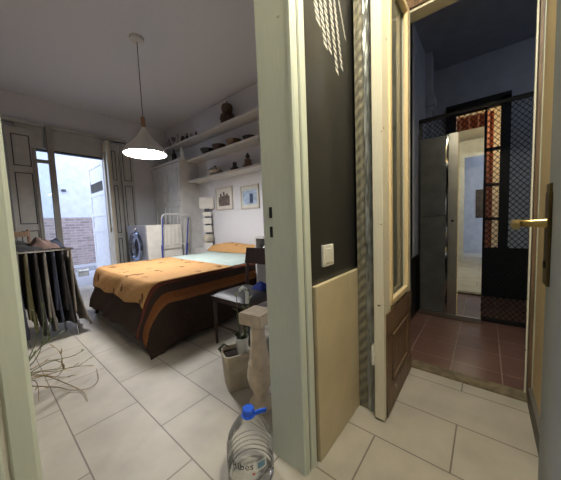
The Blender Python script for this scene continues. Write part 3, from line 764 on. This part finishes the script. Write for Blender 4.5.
# white crook handled stick
t = thing('walking_stick', 'white crook-handled stick standing upright behind the baluster', 'stick', (1.22, 1.42, 0))
hx, hy = 1.265, 1.395
obj('shaft', tube(NB(), [(hx, hy, 0), (hx, hy, .30), (hx, hy, .47)], .009, 8), 'cord', t, True)
obj('crook_handle', tube(NB(), [(hx, hy, .44), (hx, hy, .52), (hx - .006, hy + .006, .55), (hx - .02, hy + .02, .562), (hx - .036, hy + .034, .55), (hx - .04, hy + .038, .535)], [.014, .014, .013, .013, .012, .009], 10), 'ceramic', t, True, 'white curved handle')

# ================================================================== WATER BOTTLE
bc = Vector((.649, .743, 0))
t = thing('water_bottle', 'large clear plastic water bottle with a blue cap in the doorway', 'bottle', tuple(bc))
rib = []
z = .012
prof = [(.070, 0), (.082, .006), (.086, .014)]
for k in range(5):
    z0 = .02 + k * .022; prof += [(.087, z0), (.084, z0 + .008), (.087, z0 + .018)]
prof += [(.087, .135), (.085, .155), (.078, .185), (.064, .215), (.046, .242), (.028, .262), (.019, .270), (.019, .284)]
prof = [(r * 1.1 if h < .2 else r * (1.1 if h < .25 else 1), h) for r, h in prof]
obj('bottle_body', lathe(NB(), bc, prof, 40), 'plastic', t, True)
cap = obj('cap', lathe(NB(), bc, [(.021, .268), (.024, .270), (.024, .292), (.021, .295), (0, .295)], 24), 'bluecap', t, True, 'blue screw cap')
ring = [bc + Vector((.026 * math.cos(a), .026 * math.sin(a), .266)) for a in [2 * PI * k / 20 for k in range(21)]]
obj('neck_ring', tube(NB(), ring, .004, 6, False), 'bluecap', t, True)
e = Vector((.63, -.77, 0))
hp = [bc + e * s + Vector((0, 0, h)) for s, h in ((.024, .266), (.045, .272), (.072, .279), (.074, .287), (.05, .282), (.026, .274))]
obj('carry_handle', tube(NB(), hp, .0055, 8), 'bluecap', t, True, 'blue carry handle')
# label: curved lettering and a pale blue panel on the side turned to the doorway
def on_bottle(bm, ang0, z0, r=.0972):
    for v in bm.verts:
        a = ang0 + v.co.x / r; v.co = Vector((bc.x + r * math.cos(a) * (1 + v.co.z * 0), bc.y + r * math.sin(a), z0 + v.co.y))
def text_bm(s, size):
    cu = bpy.data.curves.new('t', 'FONT'); cu.body = s; cu.size = size; cu.align_x = 'CENTER'; cu.extrude = 0; cu.resolution_u = 2
    to = bpy.data.objects.new('t', cu); COL.objects.link(to)
    dg = bpy.context.evaluated_depsgraph_get(); me = to.evaluated_get(dg).to_mesh()
    bm = NB(); bm.from_mesh(me); to.evaluated_get(dg).to_mesh_clear()
    bpy.data.objects.remove(to); bpy.data.curves.remove(cu)
    bmesh.ops.triangulate(bm, faces=bm.faces)
    return bm
aim = math.atan2(-bc.y, -bc.x)
bm = text_bm('Ribes', .040); on_bottle(bm, aim - .35, .120); obj('label_lettering', bm, 'ink', t)
def patch(x0, x1, y0, y1, r):
    bm = NB(); n = 10
    vs = [[bm.verts.new((x0 + (x1 - x0) * i / n, y, 0)) for y in (y0, y1)] for i in range(n + 1)]
    for i in range(n): bm.faces.new((vs[i][0], vs[i + 1][0], vs[i + 1][1], vs[i][1]))
    on_bottle(bm, aim + .42, .108, r); return bm
obj('label_panel', patch(-.022, .022, 0, .038, .0972), 'label_white', t); obj('label_picture', patch(-.016, .016, .008, .033, .0979), 'label_blue', t)
obj('label_mark', patch(-.036, -.027, -.012, -.002, .0974), 'label_red', t)

# ================================================================== HALL: SWITCH, DECALS, WRAPPED ROLL
t = thing('light_switch', 'white light switch on the black wall', 'switch', (.995, .556, .845))
obj('plate', B((.948, .544, .843), (1.042, .556, .938), .003), 'switch', t)
obj('rocker', B((.965, .5405, .859), (1.025, .5455, .922), .002), 'switch', t)
cols = [((314.0, -8), (318.7, 26), 5), ((319.0, -8), (326.0, 50), 8), ((323.5, -8), (330.5, 55), 9), ((329.0, -8), (337.5, 76), 12), ((333.0, -8), (342.2, 72), 12), ((337.0, -8), (345.6, 41), 8)]
dec = thing('wall_decal', 'pale sticker of slanting rows of dashes on the black wall', 'sticker', (1.05, .555, 1.65))
for ci, ((xa, ya), (xb, yb), n) in enumerate(cols):
    bm = NB(); wd = (.018, .016, .015, .014, .012, .009)[ci]
    for k in range(n):
        q = []
        for s, off in ((k / n, 0), ((k + .60) / n, 0)):
            p = at(xa + (xb - xa) * s, ya + (yb - ya) * s, 1, .5555); q.append(p)
        (x1, _, z1), (x2, _, z2) = q
        c4 = ((x1 - wd, z1 + .006), (x1 + wd, z1 - .006), (x2 + wd, z2 - .006), (x2 - wd, z2 + .006))
        fr = [bm.verts.new((x, .5545, z)) for x, z in c4]; bk = [bm.verts.new((x, .5562, z)) for x, z in c4]
        bm.faces.new(fr); bm.faces.new(bk[::-1])
        for i in range(4): bm.faces.new((fr[i], bk[i], bk[(i + 1) % 4], fr[(i + 1) % 4]))
    obj('dash_row', bm, 'chalk', dec)
t = thing('wrapped_panel', 'tall ribbed and foil-wrapped panel between the black wall and glazed door', 'panel', (1.52, .49, 0))
def wrapf(u, v):
    a = u * 2 * PI
    return (1.30 + .02 * math.cos(a), .512 + .020 * math.sin(a), v * 2.5)
bm = grid(NB(), lambda u, v: (1.288 + .012 * math.cos((u - .5) * PI) * -1 + .012 + .002 * math.sin(v * 260 + u * 4), .486 + .048 * u, .004 + v * 2.5), 8, 300)
box(bm, (1.29, .486, .004), (1.78, .534, 2.5))
obj('ribbed_wrap', bm, 'wrap', t, True)
rnd = random.Random(5)
bm = grid(NB(), lambda u, v: (1.284 + .006 * math.sin(v * 60 + 3 * u) * math.sin(u * 9 + v * 23), .449 + .036 * u, .004 + v * 2.5), 6, 160)
box(bm, (1.29, .449, .004), (1.78, .485, 2.5))
obj('foil_sheet', bm, 'foil', t, True, 'crumpled silvery foil')

# ================================================================== DOORS
# glazed leaf, hinged at the left jamb and swung into the hall
d = sempty('door_1', (1.84, .405, 0))
LX0, LX1 = 1.245, 1.825
def dl(x, y): # slight swing about the hinge
    a = .008; X, Y = x - 1.845, y - .405
    return (1.845 + X * math.cos(a) - Y * math.sin(a), .405 + X * math.sin(a) + Y * math.cos(a))
def dbox(bm, lo, hi, bev=.003):
    b0 = NB(); box(b0, lo, hi, bev)
    for v in b0.verts: v.co.x, v.co.y = dl(v.co.x, v.co.y)
    me = bpy.data.meshes.new('tmp'); b0.to_mesh(me); b0.free(); bm.from_mesh(me); bpy.data.meshes.remove(me); return bm
Y0, Y1 = .390, .438
bm = NB()
dbox(bm, (LX0, Y0, .012), (LX0 + .125, Y1, 2.32)); dbox(bm, (LX1 - .10, Y0, .55), (LX1, Y1, 2.32)); dbox(bm, (LX0 + .125, Y0, 2.26), (LX1 - .10, Y1, 2.32)); dbox(bm, (LX0 + .125, Y0 + .006, .55), (LX1 - .10, Y1, .60))
obj('door_stiles', bm, 'cream', d)
bm = NB()
for lo, hi in (((LX0 + .105, .585), (LX0 + .135, 2.27)), ((LX1 - .115, .585), (LX1 - .085, 2.27)), ((LX0 + .105, .585), (LX1 - .085, .615)), ((LX0 + .105, 2.25), (LX1 - .085, 2.275))):
    dbox(bm, (lo[0], Y0 - .010, lo[1]), (hi[0], Y0 + .012, hi[1]), .004)
obj('glazing_bead', bm, 'creamw', d)
obj('glass_pane', dbox(NB(), (LX0 + .125, .412, .60), (LX1 - .10, .416, 2.26), 0), 'glasssheen', d)
bm = NB(); dbox(bm, (LX0 + .03, Y0 - .002, .012), (LX1, Y1, .555)); dbox(bm, (LX0 + .03, Y0 - .006, .44), (LX1, Y0, .56)); dbox(bm, (LX0 + .03, Y0 - .006, .012), (LX1, Y0, .13))
obj('lower_panel', bm, 'brownwood', d)
bm = NB()
for lo, hi in (((LX0 + .13, .16), (LX0 + .15, .42)), ((LX1 - .13, .16), (LX1 - .11, .42)), ((LX0 + .13, .16), (LX1 - .11, .18)), ((LX0 + .13, .40), (LX1 - .11, .42))):
    dbox(bm, (lo[0], Y0 - .010, lo[1]), (hi[0], Y0, hi[1]), .004)
obj('panel_moulding', bm, 'brownwood', d)
bm = NB(); dbox(bm, (LX0 + .008, Y1, .33), (LX0 + .03, Y1 + .012, .40), .002); dbox(bm, (LX0 - .012, Y1 - .004, .345), (LX0 + .02, Y1 + .006, .36), .002); dbox(bm, (LX0 - .014, Y1 - .002, .30), (LX0 - .004, Y1 + .01, .40), .002)
obj('bolt_catch', bm, 'switch', d)

# grey entrance leaf, standing open along the right wall
d = sempty('door_2', (-.10, -.11, 0))
obj('door_leaf', B((-.10, -.135, .012), (.695, -.090, 2.1), .004), 'greydoor', d)
pl = obj('handle_plate', box(box(NB(), (.652, -.091, .912), (.690, -.085, 1.085), .003), (.657, -.0905, 1.08), (.685, -.0855, 1.10), .003), 'brassdark', d)
bm = NB(); tube(bm, [(.670, -.088, 1.028), (.670, -.065, 1.028), (.669, -.050, 1.028), (.660, -.042, 1.028), (.642, -.041, 1.026), (.622, -.041, 1.024)], [.009, .007, .007, .008, .0075, .006], 12)
obj('lever_handle', bm, 'brass', pl, True, 'polished brass lever')
obj('keyhole', tube(NB(), [(.671, -.0858, .95), (.671, -.083, .95)], .007, 12), 'blackmetal', pl)

# ================================================================== CORRIDOR THINGS
# mirrored sliding leaf leaning by the mesh partition
t = thing('mirrored_leaf', 'tall metal-framed leaf with a mirror, standing before the mesh partition', 'mirror', (3.0, .29, 0))
x = 3.00
obj('smoked_panel', B((x, .315, .04), (x + .03, .545, 1.04), .003), 'smoke', t, False, 'dark glossy lower panel')
obj('upper_panel', B((x + .002, .315, 1.045), (x + .03, .545, 1.83), .003), 'smoke', t)
bm = grid(NB(), lambda u, v: (x - .008 + .006 * math.sin(v * 19) * math.sin(v * 7 + u), .303 + .016 * u + .004 * math.sin(v * 23), .05 + v * 1.78), 4, 80)
obj('edge_strip', bm, 'chrome', t, True, 'buckled shiny strip')
obj('metal_stile', B((x - .012, .222, .04), (x + .03, .302, 1.835), .004), 'steel', t)
kb = obj('knob', lathe(NB(), tuple(wloc(t)), [(.006, 0), (.008, .015), (.012, .02), (0, .026)], 12), 'blackmetal', t, True)
kb.data.transform(Matrix.Translation((-.012, -.03, 0.99)) @ Matrix.Rotation(-PI / 2, 4, 'Y'))
obj('mirror_glass', B((x - .004, .030, .045), (x + .012, .222, 1.835)), 'mirror', t, False, 'mirror glass')
obj('mirror_edge', B((x - .006, .215, .045), (x - .003, .2215, 1.835)), 'creamw', t)
obj('bottom_rail', B((x - .02, .022, 0), (x + .035, .555, .045), .004), 'steel', t, False, 'metal bottom rail')
# mesh partition
t = thing('mesh_partition', 'black framed wire mesh partition across the tiled corridor', 'partition', (3.1, -.2, 0))
X = 3.10
bm = NB()
for y0 in (.545, -.86): box(bm, (X - .015, y0, 0), (X + .015, y0 + .03, 2.06), .002)
box(bm, (X - .015, -.86, 2.03), (X + .015, .575, 2.065), .002); box(bm, (X - .015, -.86, .0), (X + .015, .575, .035), .002)
obj('partition_frame', bm, 'blackmetal', t)
bm = NB(); sp = .052; ya, yb, za, zb = -.85, .56, .035, 2.03; k_ = 1.15
def clipline(c, sg):
    # z = sg*k*y + c inside the rectangle
    pts = []
    for y in (ya, yb):
        z = sg * k_ * y + c
        if za <= z <= zb: pts.append((y, z))
    for z in (za, zb):
        y = (z - c) / (sg * k_)
        if ya < y < yb: pts.append((y, z))
    return pts[:2] if len(pts) >= 2 else None
for sg in (1, -1):
    c = za - k_ * 1.0
    while c < zb + k_ * 1.0:
        q = clipline(c, sg)
        if q: tube(bm, [(X + .002 * sg, q[0][0], q[0][1]), (X + .002 * sg, q[1][0], q[1][1])], .0028, 4, False)
        c += sp
obj('wire_mesh', bm, 'wire', t)
obj('hinge_pin', tube(NB(), [(X - .02, .572, 1.86), (X - .02, .572, 1.92)], .008, 8), 'blackmetal', t)
# far door with lit orange curtain
d = sempty('door_3', (4.1, .09, 0))
bm = NB(); fx0, fx1 = 4.06, 4.13
box(bm, (fx0, .33, 0), (fx1, .44, 2.42)); box(bm, (fx0, -.20, 0), (fx1, -.11, 2.42)); box(bm, (fx0, -.20, 2.33), (fx1, .44, 2.46)); box(bm, (fx0, -.11, 0), (fx1, .33, .62))
obj('door_frame', bm, 'blackmetal', d)
bm = NB(); box(bm, (fx0 + .01, .015, .62), (fx1 - .01, .04, 2.33))
for z in (.98, 1.40, 1.83): box(bm, (fx0 + .01, -.11, z - .018), (fx1 - .01, .33, z + .018))
obj('glazing_bars', bm, 'blackmetal', d)
obj('glass_pane', B((4.095, -.11, .62), (4.099, .33, 2.33)), 'glass', d)
obj('lower_boards', B((fx0 - .006, -.08, .08), (fx0, .30, .54), .003), 'blackmetal', d)
# room behind that door
bm = NB(); box(bm, (5.0, -.8, 0), (5.05, 1.1, 2.7)); box(bm, (4.2, 1.05, 0), (5.0, 1.1, 2.7)); box(bm, (4.2, -.8, 0), (5.0, -.75, 2.7)); box(bm, (4.2, -.8, 2.65), (5.0, 1.1, 2.7)); box(bm, (4.2, -.8, -.1), (5.0, 1.1, 0))
struct('wall_back_room', bm, 'creamw')
def curt(u, v):
    return (4.32 + .03 * math.sin(u * 38) , -.05 + .56 * u, .5 + 1.86 * v)
bm = grid(NB(), curt, 80, 8)
bmesh.ops.solidify(bm, geom=bm.faces[:], thickness=.003)
tag(obj('orange_curtain', bm, 'orange', None, True), 'pleated orange curtain lit up behind the black far door', 'curtain')
bm = tube(NB(), [(4.32, -.7, 2.40), (4.32, 1.04, 2.40)], .012, 8)
tag(obj('curtain_rod', bm, 'chrome', None, True), 'curtain rod above the orange curtain behind the far door', 'rod')

# picture seen in the mirror
t = thing('hall_picture', 'dark narrow picture on the wall that the tall mirror shows', 'picture', (-1.69, .12, 1.0))
bm = NB()
for a, b, c, e2 in ((.0, .02, .95, 1.62), (.19, .21, .95, 1.62), (0, .21, .95, .97), (0, .21, 1.60, 1.62)): box(bm, (-1.70, a, c), (-1.675, b, e2))
obj('frame', bm, 'darkwood', t); obj('canvas', B((-1.70, .02, .97), (-1.69, .19, 1.60)), 'picdark', t)

# ================================================================== CLOTHES RACK
rx0, rx1, ry0, ry1, rz_ = -.12, .585, 3.12, 3.66, .865
t = thing('clothes_airer', 'metal clothes airer crowded with washing near the left door frame', 'drying rack', (.23, 3.42, 0))
bm = NB(); tube(bm, [(rx0, ry0, rz_), (rx1, ry0, rz_), (rx1, ry1, rz_), (rx0, ry1, rz_), (rx0, ry0, rz_)], .010, 8)
obj('top_frame', bm, 'chrome', t, True)
rails = [rx1 - .015 - .062 * k for k in range(11)]
bm = NB()
for xx in rails: tube(bm, [(xx, ry0, rz_), (xx, ry1, rz_)], .005, 6)
obj('rails', bm, 'chrome', t, True)
for xx, x2 in ((rx0 + .03, rx0 + .03), (rx1 - .03, rx1 - .03)):
    obj('leg', tube(NB(), [(xx, ry0 + .01, rz_ - .01), (xx, ry1 - .02, .008)], .010, 8), 'chrome', t, True)
    obj('leg', tube(NB(), [(xx + .02, ry1 - .01, rz_ - .01), (xx + .02, ry0 + .02, .008)], .010, 8), 'chrome', t, True)
gar = [('stripe', .80, 'grey striped garment hanging at the window end edge of the airer', .30), ('blackcloth', .77, 'black garment hanging second from the open side of the airer', .1), ('navy', .74, 'navy garment hanging third from the open side of the airer', .08),
       ('greycloth', .79, 'grey garment hanging in the middle of the airer', .1), ('blackcloth', .78, 'long black garment hanging left of the grey one on the airer', .06), ('olive', .72, 'olive garment hanging among the dark ones on the airer', .08), ('navy', .78, 'dark navy garment on the airer nearest the door frame', .06)]
for k, (m, L, lb, sw) in enumerate(gar):
    xx = rails[k]
    def gf(u, v, xx=xx, L=L, sw=sw, k=k):
        yy = ry0 + .02 + (ry1 - ry0 - .06) * u
        # v 0..1 : front side hem -> rail -> back side hem
        s = 2 * v - 1
        zz = rz_ + .008 - abs(s) ** 1.0 * L * (1 if s < 0 else .82) + .03 * math.sin(u * 5 + k)  * abs(s)
        off = (.010 * (1 - math.exp(-abs(s) * 14))) * (1 if s < 0 else -1)
        return (xx + off + sw * max(0, s * -1) ** 2 * .35 + .010 * abs(s) * math.sin(u * 14 + k * 2), yy + .02 * abs(s) * math.sin(k * 3), zz)
    bm = grid(NB(), gf, 18, 30)
    o = obj('hanging_garment', bm, m, None, True); md = o.modifiers.new('solid', 'SOLIDIFY'); md.thickness = .016
    tag(o, lb, 'garment', 'washing on the clothes airer')
def gheap(nm, x0, x1, y0, y1, seed, h, m, lb, z=rz_ + .012):
    o = base_origin(obj(nm, heap((x0, y0, z), (x1, y1, z), seed, h, 20, 20, .5), m, None, True)); tag(o, lb, 'garment', 'clothes lying on top of the airer')
gheap('folded_garment', -.10, .40, 3.14, 3.66, 1, .085, 'blackcloth', 'crumpled black clothes lying on top of the airer')
gheap('folded_garment', .30, .52, 3.24, 3.58, 9, .10, 'pinkcloth', 'dusty pink cloth lying on the heap atop the airer')
gheap('folded_garment', .40, .575, 3.36, 3.68, 12, .09, 'navy', 'small navy garment at the window end of the airer top')
# ladder-back chair behind the airer
t = thing('slat_back_chair', 'wooden slat-back chair half hidden behind the clothes airer', 'chair', (.22, 4.1, 0))
ax, ay = .20, 4.12
for xx in (ax - .02 - .14, ax + .19): obj('back_leg', tube(NB(), [(xx, ay + .02, 0), (xx, ay, .45), (xx, ay + .04, 1.07)], .016, 8), 'brownwood', t, True)
for xx in (ax - .14, ax + .18): obj('leg', tube(NB(), [(xx, ay - .36, 0), (xx, ay - .36, .44)], .016, 8), 'brownwood', t, True)
obj('seat', B((ax - .18, ay - .40, .43), (ax + .21, ay + .02, .465), .01), 'brownwood', t)
for z0 in (.99, .86): obj('back_slat', B((ax - .16, ay + .015, z0), (ax + .19, ay + .04, z0 + .06), .006), 'brownwood', t)

# ================================================================== DRY TRAILING PLANT
t = thing('trailing_houseplant', 'straggly half-dry houseplant sprawling on the floor by the left door frame', 'plant', (.045, 2.2, 0))
pp = Vector((.045, 2.2, 0))
obj('pot', lathe(NB(), pp, [(.055, 0), (.06, .006), (.082, .13), (.087, .135), (.087, .15), (.079, .15), (.075, .13)], 24), 'clay', t, True)
obj('soil', lathe(NB(), pp, [(.077, .12), (.076, .13), (0, .135)], 20), 'soil', t, True)
def cp(x, y): return (x / 2.664, 300 + y / 2.664)
stems = [([(70, 240), (95, 192), (150, 188), (166, 158), (146, 126), (112, 138)], 'dryleaf'), ([(70, 220), (110, 190), (200, 178), (246, 150)], 'leaf'), ([(75, 230), (105, 202), (180, 224), (222, 245), (233, 268)], 'dryleaf'),
         ([(75, 225), (140, 195), (195, 178), (250, 175)], 'dryleaf'), ([(150, 232), (190, 240), (240, 234), (262, 210), (257, 182)], 'dryleaf'), ([(78, 210), (100, 150), (116, 62), (112, 5)], 'leaf'), ([(80, 200), (104, 130), (160, 90)], 'leaf'),
         ([(76, 210), (92, 120), (90, 30)], 'leaf'), ([(80, 190), (118, 110), (132, 66)], 'leaf'), ([(75, 215), (92, 215), (104, 270)], 'dryleaf'), ([(90, 200), (150, 205), (186, 205)], 'dryleaf'), ([(120, 170), (190, 150), (226, 132)], 'leaf'), ([(100, 175), (140, 160), (172, 175), (150, 205), (118, 215)], 'dryleaf')]
def smooth_pts(P, n=6):
    P = [Vector(p) for p in P]; out = []
    for i in range(len(P) - 1):
        p0, p1, p2, p3 = P[max(i - 1, 0)], P[i], P[i + 1], P[min(i + 2, len(P) - 1)]
        for k in range(n):
            s = k / n; out.append(.5 * ((2 * p1) + (p2 - p0) * s + (2 * p0 - 5 * p1 + 4 * p2 - p3) * s * s + (3 * p1 - p0 - 3 * p2 + p3) * s ** 3))
    out.append(P[-1]); return out
for si, (pts, m) in enumerate(stems):
    Q = [tuple(pp + Vector((.02 * math.sin(si * 2), .02 * math.cos(si * 2), .125)))]
    for j, (a, b) in enumerate(pts):
        if j == 0 and a < 82: continue
        x, y = cp(a, b)
        dep = 2.12 + .10 * math.sin(si * 1.7) + .05 * j
        p = at(x, y, 1, dep)
        if p[2] < .012: p = at(x, y, 2, .012)
        Q.append(p)
    Q = smooth_pts(Q)
    n = len(Q); rad = [.0034 * (1 - .6 * k / n) for k in range(n)]
    bm = tube(NB(), Q, rad, 6)
    rnd = random.Random(si)
    for k in range(4, n, 4):
        dd = (Q[k] - Q[k - 1]).normalized() + Vector((rnd.uniform(-.6, .6), rnd.uniform(-.6, .6), rnd.uniform(-.1, .6)))
        if Q[k].z > .02: leaf(bm, Q[k], dd, rnd.uniform(.03, .06), .0045, .2, 4)
    obj('stem', bm, m, t, True)

# ================================================================== LAMPS OUT OF SIGHT
def ceiling_lamp(loc, label, glow, r=.13):
    t = thing('ceiling_lamp', label, 'lamp', loc)
    x, y, z = loc
    obj('lamp_base', lathe(NB(), (x, y, z), [(r, 0), (r, -.02), (r * .98, -.022)], 32), 'shade', t, True)
    obj('lamp_bowl', lathe(NB(), (x, y, z), [(r * .96, -.02), (r * .9, -.05), (r * .6, -.075), (0, -.085)], 32), glow, t, True)
MT['hall_glow'] = emit('hall_lamp_glow', (1, .96, .80), 172.)
MT['corr_fill'] = emit('corridor_fill_glow', (.80, .87, 1), 11.)
ceiling_lamp((.72, .0, 2.66), 'round ceiling lamp lighting the hall', 'hall_glow')
MT['back_glow'] = emit('back_lamp_glow', (.9, .95, 1), 6.)
ceiling_lamp((-1.35, .1, 2.66), 'round ceiling lamp in the room behind the hall', 'back_glow', .14)
ceiling_lamp((2.9, -.85, 2.98), 'round cool lamp added out of sight to brighten the corridor', 'corr_fill', .14)  # invented lamp, added only to brighten the corridor
pl = bpy.data.lights.new('back_room_bulb', 'POINT'); pl.energy = 10; pl.color = (1, .80, .58); pl.shadow_soft_size = .06
lo = bpy.data.objects.new('back_room_bulb', pl); COL.objects.link(lo); lo.location = (4.235, -.35, 2.1)
# world sky
wd = bpy.data.worlds.new('sky'); sc.world = wd; wd.use_nodes = True
bg = wd.node_tree.nodes['Background']; bg.inputs[0].default_value = (.58, .70, 1.0, 1); bg.inputs[1].default_value = 4.6

sc.view_settings.view_transform = 'Standard'; sc.view_settings.look = 'None'
sc.view_settings.exposure = .3; sc.view_settings.gamma = 1.; sc.view_settings.use_curve_mapping = False
